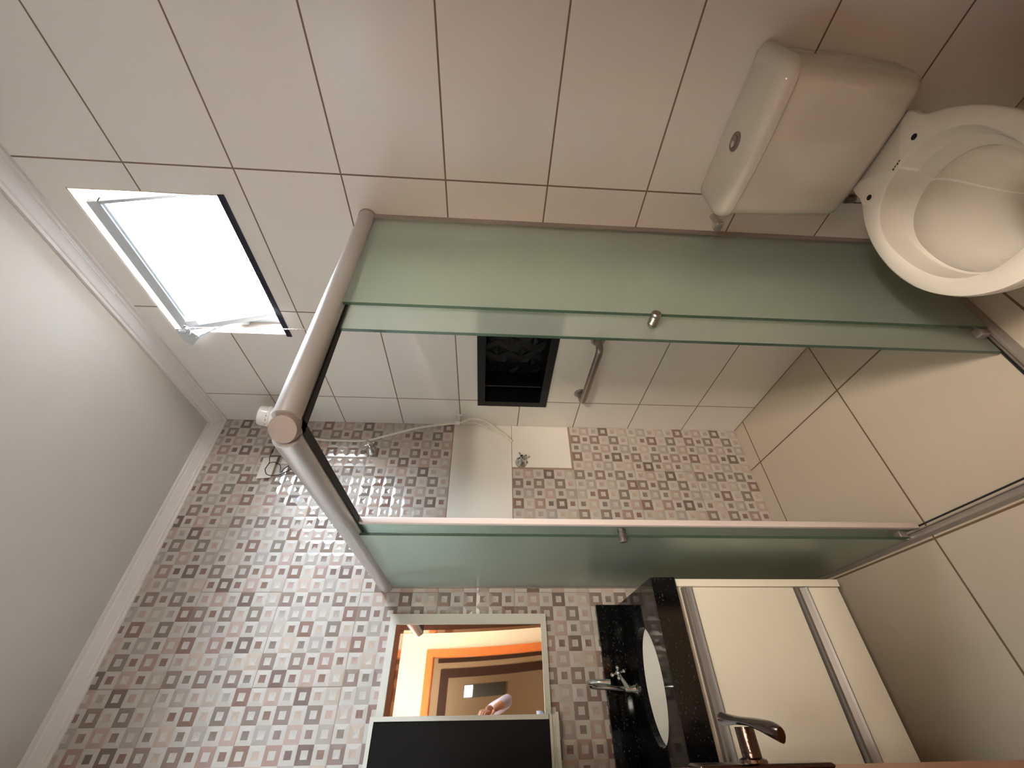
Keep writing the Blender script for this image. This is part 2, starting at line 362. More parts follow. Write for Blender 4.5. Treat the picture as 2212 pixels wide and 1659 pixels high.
gp = MB(); sbar(gp, SY0+0.02, SY1-0.02, 0.04, 0.94, 0.010, 0.014)

m_pane = bpy.data.materials.new('clear_pane'); m_pane.use_nodes = True; _n = m_pane.node_tree
_t = _n.nodes.new('ShaderNodeBsdfTransparent'); _t.inputs[0].default_value = (0.93, 0.96, 0.97, 1); _g = _n.nodes.new('ShaderNodeBsdfGlossy'); _g.inputs['Roughness'].default_value = 0.1
_x = _n.nodes.new('ShaderNodeMixShader'); _x.inputs[0].default_value = 0.06; _n.links.new(_t.outputs[0], _x.inputs[1]); _n.links.new(_g.outputs[0], _x.inputs[2])
_n.links.new(_x.outputs[0], [q for q in _n.nodes if q.type == 'OUTPUT_MATERIAL'][0].inputs[0])
build('pane', gp, m_pane, sa)
st = MB(); sbar(st, SY1-0.05, SY1-0.025, 0.83, 0.93, -0.002, 0.0)
build('maker_sticker', st, mat('sticker_white', (225, 225, 228), 0.5, noise=0.03), sa)
lt = MB(); lt.add([(-0.030, -0.71, 2.752), (-0.030, -0.645, 2.752), (-0.050, -0.632, 2.712), (-0.030, -0.665, 2.675), (-0.033, -0.71, 2.70),
                   (-0.034, -0.71, 2.752), (-0.034, -0.645, 2.752), (-0.054, -0.632, 2.712), (-0.034, -0.665, 2.675), (-0.037, -0.71, 2.70)],
                  [(0,1,2,3,4),(9,8,7,6,5),(0,5,6,1),(1,6,7,2),(2,7,8,3),(3,8,9,4),(4,9,5,0)])
lt.tube([(-0.036, -0.70, 2.735), (-0.052, -0.712, 2.69), (-0.052, -0.735, 2.68)], 0.008, 10, smooth_path=4); lt.ball((-0.045, -0.70, 2.70), 0.012)
build('latch', lt, m_winalu, win)
lt = MB(); lt.box(0.045, 0.085, -0.72, -0.668, 2.50, 2.545, bev=0.006); lt.tube([(0.06, -0.70, 2.52), (0.01, -0.69, 2.60), (-0.036, -0.665, 2.69)], 0.0035, 8)
build('stay_arm', lt, m_winalu, win)
cd = MB(); P0 = Vector((-0.052, -0.737, 2.675)); ring = [(P0.x, P0.y+0.012*math.cos(a*PI/8), P0.z+0.012+0.012*math.sin(a*PI/8)) for a in range(17)]
cd.tube(ring, 0.0012, 6)
for ph in (0, PI): cd.tube([(P0.x+0.0016*math.cos(i*0.9+ph), P0.y-0.02*i/180+0.0016*math.sin(i*0.9+ph), P0.z-0.004*i) for i in range(180)], 0.0016, 6)
build('pull_cord', cd, m_rope, win)

# ------------------------------------------------------------------ wall niche
nt_ = thing('wall_niche', 'black recessed wall niche with raised triangle pattern inside, between shower window and grab bar', 'niche', (0, -0.5, NI[2]))
n0, n1, nz0, nz1 = NI; fb = MB(); F = 0.030
for a in ((n0-0.008, n1+0.008, nz1-0.006-F*0, nz1+0.010), ): pass
fo = 0.010
fb.box(-0.006, 0.10, n0-0.0, n1+0.0, nz1-0.002-0.0, nz1-0.0)
def ringframe(mb, x0, x1, y0, y1, z0, z1, t):
    mb.box(x0, x1, y0, y1, z1-t, z1); mb.box(x0, x1, y0, y1, z0, z0+t); mb.box(x0, x1, y0, y0+t, z0+t, z1-t); mb.box(x0, x1, y1-t, y1, z0+t, z1-t)
fb = MB(); ringframe(fb, -0.007, 0.0, n0-0.01, n1+0.01, nz0-0.009, nz1+0.009, 0.038)
ringframe(fb, 0.0, 0.115, n0+0.001, n1-0.001, nz0+0.001, nz1-0.001, 0.026)
build('niche_frame', fb, m_blackp, nt_)
bb = MB(); bb.box(0.112, 0.12, n0+0.02, n1-0.02, nz0+0.02, nz1-0.02)
py0, py1, pz0, pz1 = n0+0.03, n1-0.03, nz0+0.03, nz1-0.03; ny, nz_ = 8, 5
for i in range(ny):
    for j in range(nz_):
        ya, yb = py0+(py1-py0)*i/ny, py0+(py1-py0)*(i+1)/ny; za, zb = pz0+(pz1-pz0)*j/nz_, pz0+(pz1-pz0)*(j+1)/nz_
        ym, zm = (ya+yb)/2, (za+zb)/2; xx = 0.112; xp = 0.105
        tri = [((ya, za), (yb, za), (ym, zb)), ((ya, zb), (yb, zb), (ym, za))][(i+j) % 2]
        cxx = sum(p[0] for p in tri)/3; cz = sum(p[1] for p in tri)/3
        bb.add([(xx, tri[0][0], tri[0][1]), (xx, tri[1][0], tri[1][1]), (xx, tri[2][0], tri[2][1]), (xp, cxx, cz)], [(0,1,3),(1,2,3),(2,0,3),(0,1,2)])
build('patterned_back', bb, m_blackp, nt_)
sf = MB(); sf.box(0.02, 0.112, n1-0.13, n1-0.122, nz0+0.028, nz1-0.028); build('divider', sf, m_blackp, nt_)

# ------------------------------------------------------------------ grab bar
gb = thing('grab_bar', 'brushed steel grab bar fixed to the cream tiles below the black niche', 'grab bar', (0, -0.5, 0.965))
za, zb = 0.972, 0.977
bar = [(0, -0.700, za), (-0.040, -0.700, za), (-0.058, -0.690, za), (-0.064, -0.665, za), (-0.064, -0.35, zb), (-0.058, -0.328, zb), (-0.040, -0.316, zb), (0, -0.316, zb)]
build('bar', MB().tube([bar[0], bar[1], *spline([Vector(v) for v in bar[1:4]], 5)[1:], bar[4], *spline([Vector(v) for v in bar[4:7]], 5)[1:], bar[7]], 0.0160, 18), m_steel, gb)
for y, z in ((-0.700, za), (-0.316, zb)):
    build('flange', MB().lathe((0, y, z), (-1, 0, 0), [(0, 0.0), (0.033, 0.0), (0.033, 0.004), (0.028, 0.009), (0.016, 0.011)], 24), m_steel, gb)

# ------------------------------------------------------------------ shower enclosure
GX, GY = -0.84, -1.225; RZ = 1.868; RR = 0.029
se = thing('shower_enclosure', 'corner shower enclosure of frosted green glass under a round brushed aluminium rail', 'shower enclosure', (GX, GY, 0))
d = 0.020
build('top_rail', MB().tube([(0.0, GY, RZ), (GX+0.027, GY, RZ)], RR, 40), m_alu, se)['label'] = 'aluminium rail running to the plain tiled wall'
build('top_rail', MB().tube([(GX, GY+0.027, RZ), (GX, 0.0, RZ)], RR, 40), m_alu, se)['label'] = 'aluminium rail running to the patterned wall'
for o_, ax in (((0, GY, RZ), (-1, 0, 0)), ((GX, 0, RZ), (0, -1, 0))):
    build('rail_end_ring', MB().lathe(o_, ax, [(RR-0.002, 0.0), (RR+0.002, 0.0), (RR+0.002, 0.006), (RR-0.001, 0.007)], 40), m_alu2, se)
cap = MB(); cdir = Vector((-1, -1, 0)).normalized()
cap.lathe(Vector((GX, GY, RZ-0.002))-cdir*0.040, cdir, [(0, 0), (RR+0.0008, 0), (RR+0.0008, 0.041), (RR-0.0005, 0.043), (0, 0.0445)], 48)
build('corner_cap', cap, mat('cap_plastic', (142, 130, 120), 0.22, noise=0.03), se)
# black channel under the rails
ch = MB(); ch.box(-0.0, GX+0.01, GY+0.010, GY+0.030, RZ-0.032, RZ-0.016); ch.box(GX+0.010, GX+0.030, GY+0.01, 0, RZ-0.032, RZ-0.016)
build('roller_channel', ch, m_rubber, se)
GZ0, GZ1 = 0.022, 1.845
def glass(name, x0, x1, y0, y1, z0, z1, par, edge_axis=None, lab=None):
    g = build(name, MB().box(x0, x1, y0, y1, z0, z1), m_frost, par)
    return g
p1 = glass('fixed_panel', -0.447, -0.012, GY-0.010, GY-0.002, GZ0, GZ1, se)
build('glass_edge', MB().box(-0.4486, -0.447, GY-0.0102, GY-0.0018, GZ0, GZ1), m_edge, p1)
p2 = glass('fixed_panel', GX-0.010, GX-0.002, -0.640, -0.012, GZ0, GZ1, se)
build('glass_edge', MB().box(GX-0.0102, GX-0.0018, -0.6415, -0.640, GZ0, GZ1), m_edge, p2)
s1 = glass('sliding_door', -0.520, -0.085, GY+0.017, GY+0.025, 0.012, 1.850, se)
build('glass_edge', MB().box(-0.5215, -0.520, GY+0.0168, GY+0.0252, 0.012, 1.850), m_edge, s1)
s2 = glass('sliding_door', GX+0.017, GX+0.025, -0.672, -0.20, 0.012, 1.850, se)
build('edge_seal', MB().box(GX+0.012, GX+0.030, -0.690, -0.672, 0.012, 1.850, bev=0.002), m_seal, s2)
def knob(par, c, ax):
    m = MB(); r = 0.0135
    prof = [(0, 0.0), (r*0.8, 0.0), (r, 0.002), (r, 0.010)]
    for i in range(6): prof += [(r*0.93, 0.011+i*0.004), (r, 0.0125+i*0.004), (r, 0.014+i*0.004)]
    prof += [(r, 0.040), (r*0.8, 0.043), (0, 0.044)]
    m.lathe(c, ax, prof, 24); build('knob', m, m_steel, par)
knob(s1, (-0.462, GY+0.017, 1.003), (0, -1, 0)); knob(s1, (-0.462, GY+0.025, 1.003), (0, 1, 0))
knob(s2, (GX+0.017, -0.640, 1.003), (-1, 0, 0)); 
build('wall_profile', MB().box(-0.022, 0, GY-0.014, GY+0.004, GZ0-0.01, GZ1), m_alu2, se)
build('wall_profile', MB().box(GX-0.013, GX+0.003, -0.014, 0, GZ0-0.01, GZ1), m_alu2, se)
for wc, run in (('y', None), ('x', None)):
    m = MB(); prof = [(-0.018, 0.0), (-0.017, 0.008), (-0.011, 0.016), (-0.004, 0.018), (0.002, 0.017), (0.003, 0.010), (0.006, 0.010), (0.007, 0.016), (0.009, 0.016), (0.010, 0.0)]
    if wc == 'y': m.rings([[(0.0, GY+a, b) for a, b in prof], [(GX+(-0.0), GY+a, b) for a, b in prof]], True, True, smooth=False)
    else: m.rings([[(GX+a, 0.0, b) for a, b in prof], [(GX+a, GY, b) for a, b in prof]], True, True, smooth=False)
    build('floor_track', m, m_alu2, se)
for c in ((-0.455, GY+0.012, 0.030), (GX+0.012, -0.628, 0.030)):
    build('door_guide', MB().box(c[0]-0.014, c[0]+0.014, c[1]-0.014, c[1]+0.014, 0.017, 0.045, bev=0.003), m_alu2, se)
ch = MB(); ch.box(0.0, GX, GY+0.020, GY+0.0235, 0.0, 0.006); ch.box(GX+0.020, GX+0.0235, 0, GY, 0.0, 0.006); build('track_seal', ch, m_rubber, se)

# ------------------------------------------------------------------ electric shower, hose, valves
es = thing('electric_shower', 'white plastic electric shower head on its arm high in the shower corner', 'shower head', (-0.125, 0, 2.5))
m = MB(); c = Vector((-0.125, -0.215, 2.51))
ax = Vector((0.0, -0.30, 1.0)).normalized()
m.lathe(c-ax*0.115, ax, [(0, 0), (0.080, 0), (0.088, 0.006), (0.088, 0.020), (0.080, 0.045), (0.062, 0.085), (0.052, 0.110), (0.050, 0.125)], 40); build('body', m, m_plastic, es)
m = MB(); m.lathe(c+ax*0.010, ax, [(0.050, 0), (0.0525, 0.002), (0.0525, 0.012), (0.0500, 0.014), (0.050, 0.042), (0.046, 0.052), (0, 0.053)], 40); build('dial', m, m_plastic, es)
for a in (0.0, 0.6, 1.2, -0.6):
    pa = c+ax*0.020; s_ = ax.orthogonal().normalized(); t_ = ax.cross(s_)
    dd = Vector((-0.75*math.cos(a)-0.3*math.sin(a), -0.6*math.cos(a)+0.6*math.sin(a), 0)); dd = (dd-ax*dd.dot(ax)).normalized()
    build('mark', MB().ball(pa+dd*0.0525, 0.0022), m_dark, es)
build('arm', MB().tube([(-0.125, 0, 2.50), (-0.125, -0.09, 2.50), (-0.125, -0.17, 2.485)], 0.014, 16, smooth_path=4), m_plastic, es)
build('wall_rosette', MB().lathe((-0.125, 0, 2.50), (0, -1, 0), [(0, 0), (0.032, 0), (0.030, 0.008), (0.014, 0.014)], 24), m_plastic, es)
hs = MB(); hs.tube([(-0.12, -0.15, 2.42), (-0.125, -0.05, 2.40), (-0.127, -0.014, 2.33), (-0.126, -0.010, 2.22), (-0.125, -0.012, 2.10), (-0.112, -0.040, 2.00), (-0.066, -0.060, 1.82), (-0.040, -0.066, 1.66), (-0.038, -0.068, 1.612)], 0.0062, 10, smooth_path=8)
hs.tube([(-0.034, -0.070, 1.60), (-0.030, -0.105, 1.535), (-0.040, -0.095, 1.46), (-0.070, -0.040, 1.375), (-0.107, -0.018, 1.319), (-0.098, -0.012, 1.335), (-0.052, -0.022, 1.42), (-0.024, -0.055, 1.52), (-0.022, -0.068, 1.60)], 0.0058, 10, smooth_path=8)
tag(build('shower_hose', hs, m_hose, None, (-0.12, -0.02, 1.4)), 'white flexible hose looping down the shower corner from the electric shower to its clip', 'hose')
cl = thing('hand_shower_holder', 'small white holder clipped to the plain tiles beside the hose loop', 'holder', (0, -0.088, 1.61))
m = MB(); m.box(-0.006, 0, -0.104, -0.070, 1.588, 1.628, bev=0.002); m.box(-0.030, -0.004, -0.094, -0.080, 1.600, 1.614, bev=0.002); build('bracket', m, m_plastic, cl)
m = MB(); m.lathe((-0.036, -0.070, 1.600), (0.1, 0.1, 1), [(0, 0), (0.010, 0), (0.013, 0.010), (0.013, 0.024), (0.008, 0.034), (0, 0.036)], 20); build('nozzle', m, m_plastic, cl)
def valve(loc, label, out=0.062, up_=0.0):
    v = thing('shower_valve', label, 'valve', loc, 'chrome shower valves on the patterned wall'); x, y, z = loc
    build('rosette', MB().lathe(loc, (0, -1, 0), [(0, 0), (0.030, 0), (0.031, 0.004), (0.027, 0.012), (0.017, 0.030), (0.012, 0.036), (0.009, out)], 28), m_chrome, v)
    m = MB(); cc = Vector((x, y-out, z)); m.lathe(cc+Vector((0, 0.008, 0)), (0, -1, 0), [(0, 0), (0.009, 0), (0.011, 0.006), (0.011, 0.016), (0.007, 0.021), (0, 0.022)], 20)
    for k in range(4):
        a = k*PI/2+0.45; dv = Vector((math.cos(a), 0, math.sin(a))); m.tube([cc, cc+dv*0.014, cc+dv*0.022], [0.0062, 0.0048, 0.004], 10)
        m.ball(cc+dv*0.025, 0.0062)
    build('cross_handle', m, m_chrome, v)
valve((-0.178, 0, 2.066), 'chrome cross-handle valve on the patterned tiles beside the upper hose')
valve((-0.236, -0.001, 1.268), 'chrome cross-handle valve on the plain inset tile, below the hose loop')
# covered electric box and cables
pl = MB(); pl.add([(-0.352, -0.004, 2.596), (-0.236, -0.004, 2.600), (-0.236, -0.020, 2.524), (-0.352, -0.020, 2.520), (-0.352, -0.001, 2.596), (-0.236, -0.001, 2.600), (-0.236, -0.014, 2.524), (-0.352, -0.014, 2.520)],
    [(0,1,2,3),(7,6,5,4),(0,4,5,1),(1,5,6,2),(2,6,7,3),(3,7,4,0)])
tag(build('cover_plate', pl, m_plain, None, (-0.29, -0.01, 2.56)), 'loose cream cover plate hanging open on the patterned wall beside the electric shower', 'cover plate')
def on_y(px, py, y0):
    dv = fw+r2*((1659-py-829.5)/FPX)+u2*((1106-px)/FPX); t = (y0-CY)/dv.y; return Vector((CX, CY, CZ))+dv*t
def zpt(l): return [on_y(380+a*320/2212, 850+b*240/1659, yy) for a, b, yy in l]
cb = MB()
cb.tube(zpt([(1460, 700, -0.10), (1510, 790, -0.09), (1600, 880, -0.06), (1720, 980, -0.04)]), 0.0021, 8, smooth_path=5)
cb.tube(zpt([(1480, 780, -0.08), (1440, 870, -0.075), (1400, 950, -0.07), (1395, 1030, -0.06), (1330, 1130, -0.04)]), 0.0020, 8, smooth_path=5)
cb.tube(zpt([(1330, 1130, -0.04), (1400, 1040, -0.045), (1490, 1030, -0.05), (1560, 1080, -0.05), (1560, 1180, -0.05), (1620, 1120, -0.04), (1690, 1075, -0.02)]), 0.0021, 8, smooth_path=6)
cb.tube(zpt([(1330, 1130, -0.04), (1350, 1200, -0.045), (1420, 1225, -0.05), (1530, 1215, -0.05), (1620, 1180, -0.04), (1720, 1130, -0.02), (1760, 1110, -0.01)]), 0.0021, 8, smooth_path=6)
cb.tube(zpt([(1450, 840, -0.075), (1430, 890, -0.075)]), 0.0042, 8)
tag(build('power_cable', cb, m_cable, None, (-0.28, -0.04, 2.52)), 'black electric cable with a loose loop running from the electric shower to the wall box', 'cable')
ot = MB(); ot.box(-0.236-0.03, -0.236+0.0, -0.004, 0.0, 2.47, 2.505, bev=0.001)
for i, (a, b) in enumerate(((1695, 1075), (1728, 1095), (1752, 1112), (1718, 1130), (1745, 1148))):
    p = zpt([(a, b, -0.0045)])[0]; ot.ball(p, 0.0035, mi=1)
tag(build('cable_outlet', ot, [m_plastic, m_dark], None, (-0.25, 0, 2.49)), 'small white cable outlet with dark holes half hidden by the shower rail', 'outlet')

# ------------------------------------------------------------------ toilet
TY = -1.553
tt = thing('toilet', 'cream white ceramic toilet without its seat, against the plain tiled wall', 'toilet', (-0.35, TY, 0))
OUT = [(0.085, 0.098), (0.125, 0.108), (0.150, 0.110), (0.178, 0.119), (0.212, 0.139), (0.255, 0.158), (0.305, 0.172), (0.360, 0.180), (0.420, 0.181), (0.480, 0.172), (0.535, 0.152), (0.585, 0.120), (0.622, 0.080), (0.643, 0.038), (0.648, 0.0)]
def egg(scx, scy, s0, z, base=OUT, n=9, cx=0.37):
    pts = [Vector((a, b, 0)) for a, b in base]; sp = spline(pts, 4)
    L = [(p.x, max(p.y, 0)) for p in sp]; full = L+[(a, -b) for a, b in L[-2::-1]]
    return [(-(cx+(a-cx)*scx+s0), TY+b*scy, z) for a, b in full]
INN = [(0.205, 0.0), (0.207, 0.03), (0.218, 0.062), (0.240, 0.095), (0.275, 0.121), (0.320, 0.137), (0.370, 0.142), (0.425, 0.140), (0.480, 0.130), (0.525, 0.112), (0.560, 0.086), (0.585, 0.050), (0.592, 0.020), (0.593, 0.0)]
def inn(sx, sy, dx, z):
    sp = spline([Vector((a, b, 0)) for a, b in INN], 4)
    # same vertex count as the outer outline
    L = [(p.x, max(p.y, 0)) for p in sp]
    no = len(spline([Vector((a, b, 0)) for a, b in OUT], 4)); out = []
    for i in range(no):
        t = i/(no-1)*(len(L)-1); k = min(int(t), len(L)-2); f = t-k; out.append((L[k][0]*(1-f)+L[k+1][0]*f, L[k][1]*(1-f)+L[k+1][1]*f))
    full = out+[(a, -b) for a, b in out[-2::-1]]
    return [(-(0.40+(a-0.40)*sx+dx), TY+b*sy, z) for a, b in full]
RZT = 0.400
rs = [egg(0.62, 0.56, -0.06, 0.0), egg(0.60, 0.54, -0.06, 0.05), egg(0.60, 0.55, -0.055, 0.16), egg(0.72, 0.66, -0.035, 0.24), egg(0.90, 0.86, -0.01, 0.315), egg(0.975, 0.965, 0, 0.350), egg(0.995, 0.99, 0, 0.372), egg(1, 1, 0, 0.388), egg(0.992, 0.985, 0, 0.397), egg(0.975, 0.962, 0, RZT)]
rs += [inn(1.02, 1.05, 0, RZT), inn(1.0, 1.0, 0, RZT-0.003), inn(0.985, 0.97, 0.0, 0.382), inn(0.97, 0.93, 0.0, 0.362), inn(0.95, 0.90, 0.002, 0.352), inn(0.80, 0.84, 0.024, 0.350), inn(0.815, 0.86, 0.020, 0.330), inn(0.80, 0.85, 0.02, 0.29), inn(0.66, 0.70, 0.02, 0.24), inn(0.45, 0.50, 0.0, 0.19), inn(0.30, 0.34, -0.02, 0.13), inn(0.2, 0.25, -0.03, 0.10)]
m = MB(); m.rings(rs, True, True)
bowl = build('bowl', m, m_white, tt)
wtr = MB(); wtr.rings([inn(0.255, 0.30, -0.025, 0.1180), inn(0.255, 0.30, -0.025, 0.1175)], True, True); build('water', wtr, m_water, bowl)
for dy in (0.0775, -0.0775):
    build('seat_bolt_hole', MB().lathe((-0.185, TY+dy+0.012, RZT-0.0005), (0, 0, 1), [(0, 0), (0.0075, 0), (0.0075, 0.0012), (0, 0.0012)], 20), m_dark, bowl)
build('rim_ring_mark', MB().lathe((-0.185, TY+0.0775+0.012, RZT-0.0005), (0, 0, 1), [(0.0125, 0), (0.0135, 0), (0.0135, 0.001), (0.0125, 0.001)], 24, caps=False), mat('worn_mark', (176, 160, 138), 0.6, noise=0.1), bowl)
m = MB()
for k in range(4): m.box(-0.1955-0.002*(k % 2), -0.192, TY+0.0-0.014+k*0.007, TY-0.009+k*0.007, RZT-0.0004, RZT+0.0006)
build('printed_mark', m, mat('mark_ink', (70, 62, 54), 0.7, noise=0.1), bowl)
# tank
def rrect(x0, x1, y0, y1, rad, z, bow=0.0, n=6, rb=0.012):
    pts = []
    for (cx_, cy_, a0, r_) in ((x0+rad, y0+rad, PI, rad), (x1-rb, y0+rb, 1.5*PI, rb), (x1-rb, y1-rb, 0, rb), (x0+rad, y1-rad, 0.5*PI, rad)):
        for k in range(n+1):
            a = a0+k*PI/2/n; pts.append([cx_+r_*math.cos(a), cy_+r_*math.sin(a)])
    out = []
    # subdivide the front edge so it can bow
    F_ = pts; ym = (y0+y1)/2; hw = (y1-y0)/2
    for p in F_: out.append((p[0], p[1], z))
    seq = out[:]; last = seq[-1]; first = seq[0]; front = []
    for k in range(1, 12):
        t = k/12; yy = last[1]+(first[1]-last[1])*t; front.append((last[0]-bow*math.sin(PI*t), yy, z))
    return seq+front
m = MB(); TB = 0.432
m.rings([rrect(-0.110, -0.004, TY-0.152, TY+0.168, 0.03, 0.4025, 0.004), rrect(-0.122, -0.002, TY-0.170, TY+0.184, 0.035, 0.412, 0.006), rrect(-0.132, -0.001, TY-0.178, TY+0.188, 0.04, 0.435, 0.008), rrect(-0.166, -0.001, TY-0.188, TY+0.180, 0.045, 0.60, 0.010), rrect(-0.170, -0.001, TY-0.192, TY+0.182, 0.045, 0.756, 0.010)], True, True)
tank = build('tank', m, m_white, tt)
m = MB(); m.rings([rrect(-0.1725, 0, TY-0.196, TY+0.186, 0.05, 0.757, 0.010), rrect(-0.177, 0, TY-0.200, TY+0.190, 0.052, 0.761, 0.010), rrect(-0.178, 0, TY-0.201, TY+0.191, 0.052, 0.775, 0.010), rrect(-0.172, 0, TY-0.195, TY+0.186, 0.05, 0.788, 0.010), rrect(-0.160, -0.004, TY-0.184, TY+0.176, 0.045, 0.795, 0.008), rrect(-0.14, -0.010, TY-0.165, TY+0.158, 0.035, 0.797, 0.006)], True, True)
lid = build('tank_lid', m, m_white, tt)
fbn = MB(); fbn.lathe((-0.092, -1.551, 0.7965), (0, 0, 1), [(0, 0), (0.0245, 0), (0.0245, 0.003), (0.022, 0.0045), (0.0170, 0.0045), (0.0165, 0.003), (0.0155, 0.003), (0.015, 0.0055), (0, 0.006)], 36)
fb_ = build('flush_button', fbn, m_steel, lid)
build('small_flush', MB().lathe((-0.094, -1.545, 0.8022), (0, 0, 1), [(0, 0), (0.0085, 0), (0.0085, 0.0009), (0.0075, 0.0014), (0, 0.0014)], 24), m_chrome, fb_)
m = MB(); m.box(-0.105, -0.05, TY-0.09, TY+0.10, RZT-0.002, 0.405, bev=0.001); build('tank_gasket', m, mat('gasket', (60, 50, 42), 0.7, noise=0.1), tt)
av = thing('angle_valve', 'small chrome angle valve on the cream tiles beside the toilet tank', 'valve', (0, -1.285, 0.71))
build('stem', MB().tube([(0, -1.292, 0.712), (-0.045, -1.292, 0.712)], 0.011, 16), m_chrome, av)
build('spout', MB().box(-0.062, -0.036, -1.303, -1.272, 0.698, 0.722, bev=0.004), m_chrome, av)
ih = MB(); ih.tube([(-0.002, -1.385, 0.30), (-0.04, -1.39, 0.31), (-0.075, -1.402, 0.37), (-0.078, -1.42, 0.43)], 0.008, 10, smooth_path=6); ih.lathe((0, -1.385, 0.30), (-1, 0, 0), [(0.026, 0), (0.024, 0.008), (0.011, 0.012)], 20)
ih.ball((-0.078, -1.42, 0.415), 0.016)
tag(build('supply_hose', ih, m_steel, None, (0, -1.385, 0.3)), 'braided steel water hose under the toilet tank', 'hose')

# ------------------------------------------------------------------ vanity
VX1, VY = -0.922, -0.452; CT = 0.868
va = thing('vanity_cabinet', 'wall-hung cream laminate vanity cabinet under the black granite top', 'cabinet', (-1.2, -0.22, 0.18))
CX0 = XL+0.01
m = MB(); m.box(CX0, -0.947, -0.415, -0.003, 0.19, 0.208); m.box(CX0, -0.947, -0.012, -0.003, 0.208, 0.775); m.box(CX0, CX0+0.018, -0.415, -0.012, 0.208, 0.775); m.box(CX0+0.018, -0.947, -0.415, -0.395, 0.735, 0.782); m.box(CX0+0.018, -0.947, -0.415, -0.395, 0.300, 0.352); build('carcass', m, m_mdf, va)
m = MB(); m.box(-0.947, -0.924, -0.440, -0.003, 0.178, 0.782, bev=0.001); build('side_panel', m, m_mdf, va)
dr = build('door', MB().box(CX0, -0.950, -0.434, -0.417, 0.352, 0.722, bev=0.001), m_mdf, va)
dw = build('drawer', MB().box(CX0, -0.950, -0.434, -0.417, 0.184, 0.300, bev=0.001), m_mdf, va)
def handle(par, z0, z1):
    prof = [(-0.434, z0), (-0.440, z0), (-0.4415, z0+0.004), (-0.436, z0+0.010), (-0.428, (z0+z1)/2), (-0.436, z1-0.010), (-0.4405, z1-0.006), (-0.4405, z1), (-0.430, z1), (-0.420, z1), (-0.420, z0)]
    build('handle', MB().rings([[(CX0, a, b) for a, b in prof], [(-0.950, a, b) for a, b in prof]], True, True, smooth=False), m_prof, par)['label'] = 'long champagne metal profile handle'
handle(dr, 0.722, 0.756); handle(dw, 0.300, 0.346)
# granite top with an oval opening
gt = thing('granite_countertop', 'black granite vanity top with backsplash around the oval basin', 'countertop', (-1.2, -0.22, 0.785))
def slab_with_hole(x0, x1, y0, y1, z0, z1, cx_, cy_, a, b, n=64):
    mb = MB(); out = []; inn_ = []
    for k in range(n):
        th = 2*PI*k/n; dx, dy = math.cos(th), math.sin(th); t = 1e9
        if dx > 1e-9: t = min(t, (x1-cx_)/dx)
        if dx < -1e-9: t = min(t, (x0-cx_)/dx)
        if dy > 1e-9: t = min(t, (y1-cy_)/dy)
        if dy < -1e-9: t = min(t, (y0-cy_)/dy)
        out.append((cx_+dx*t, cy_+dy*t)); inn_.append((cx_+a*dx, cy_+b*dy))
    # move nearest samples onto the corners
    for cxn, cyn in ((x0,y0),(x0,y1),(x1,y0),(x1,y1)):
        i = min(range(n), key=lambda i: (out[i][0]-cxn)**2+(out[i][1]-cyn)**2); out[i] = (cxn, cyn)
    vs = [(*p, z1) for p in out]+[(*p, z1) for p in inn_]+[(*p, z0) for p in inn_]+[(*p, z0) for p in out]
    fs = []
    for k in range(n):
        j = (k+1) % n
        for q_ in range(3): fs.append((q_*n+k, q_*n+j, (q_+1)*n+j, (q_+1)*n+k))
        fs.append((3*n+k, 3*n+j, j, k))
    mb.add(vs, fs); return mb
BX, BY, BA, BB = -1.210, -0.256, 0.167, 0.120
build('slab', slab_with_hole(CX0, VX1, VY-0.002, -0.002, 0.845, CT, BX, BY, BA, BB), m_granite, gt)
m = MB(); m.box(CX0, VX1, VY-0.002, VY+0.020, 0.784, 0.845); m.box(VX1-0.020, VX1, VY+0.020, -0.002, 0.784, 0.845); build('apron', m, m_granite, gt)
m = MB(); m.box(CX0, VX1, -0.022, -0.002, CT, 0.966, bev=0.001); build('backsplash', m, m_granite, gt)
bs = MB(); rr = []
for s_, z in ((1.03, 0.8445), (1.0, 0.8445), (0.985, 0.83), (0.95, 0.80), (0.87, 0.765), (0.72, 0.735), (0.5, 0.718), (0.25, 0.712), (0.08, 0.711)):
    rr.append([(BX+BA*s_*math.cos(2*PI*k/48), BY+BB*s_*math.sin(2*PI*k/48), z) for k in range(48)])
for s_, z in ((0.08, 0.700), (0.25, 0.700), (0.55, 0.706), (0.80, 0.730), (0.95, 0.77), (1.02, 0.82), (1.03, 0.8435)):
    rr.append([(BX+BA*s_*math.cos(2*PI*k/48), BY+BB*s_*math.sin(2*PI*k/48), z) for k in range(48)])
bs.rings(rr, True, False)
wb = tag(build('washbasin', bs, m_basin, None, (BX, BY, 0.71)), 'white oval ceramic basin set into the black granite top', 'basin')
fc = thing('faucet', 'chrome basin tap with cross handle and bent spout behind the oval basin', 'faucet', (-1.215, -0.085, CT))
def fz(l): return [on_y(1240+a*200/2212, 1400+b*150/1659, yy) for a, b, yy in l]
m = MB(); m.lathe((-1.217, -0.085, CT), (0, 0, 1), [(0, 0), (0.026, 0), (0.026, 0.004), (0.016, 0.008), (0.012, 0.02), (0.012, 0.035), (0.009, 0.045)], 28)
b0 = Vector((-1.217, -0.085, CT+0.03)); b1 = fz([(800, 940, -0.085)])[0]; b2 = fz([(520, 930, -0.085)])[0]; b3 = fz([(350, 890, -0.095)])[0]; b4 = fz([(370, 830, -0.14)])[0]; b5 = fz([(560, 810, -0.165)])[0]; b6 = fz([(870, 820, -0.175)])[0]
m.tube([b0, b1, b2, b3, b4, b5, b6], [0.0085], 16, smooth_path=5); build('spout', m, m_chrome, fc)
build('aerator', MB().tube([fz([(750, 815, -0.172)])[0], fz([(870, 818, -0.176)])[0]], 0.0105, 20), m_chrome, fc)
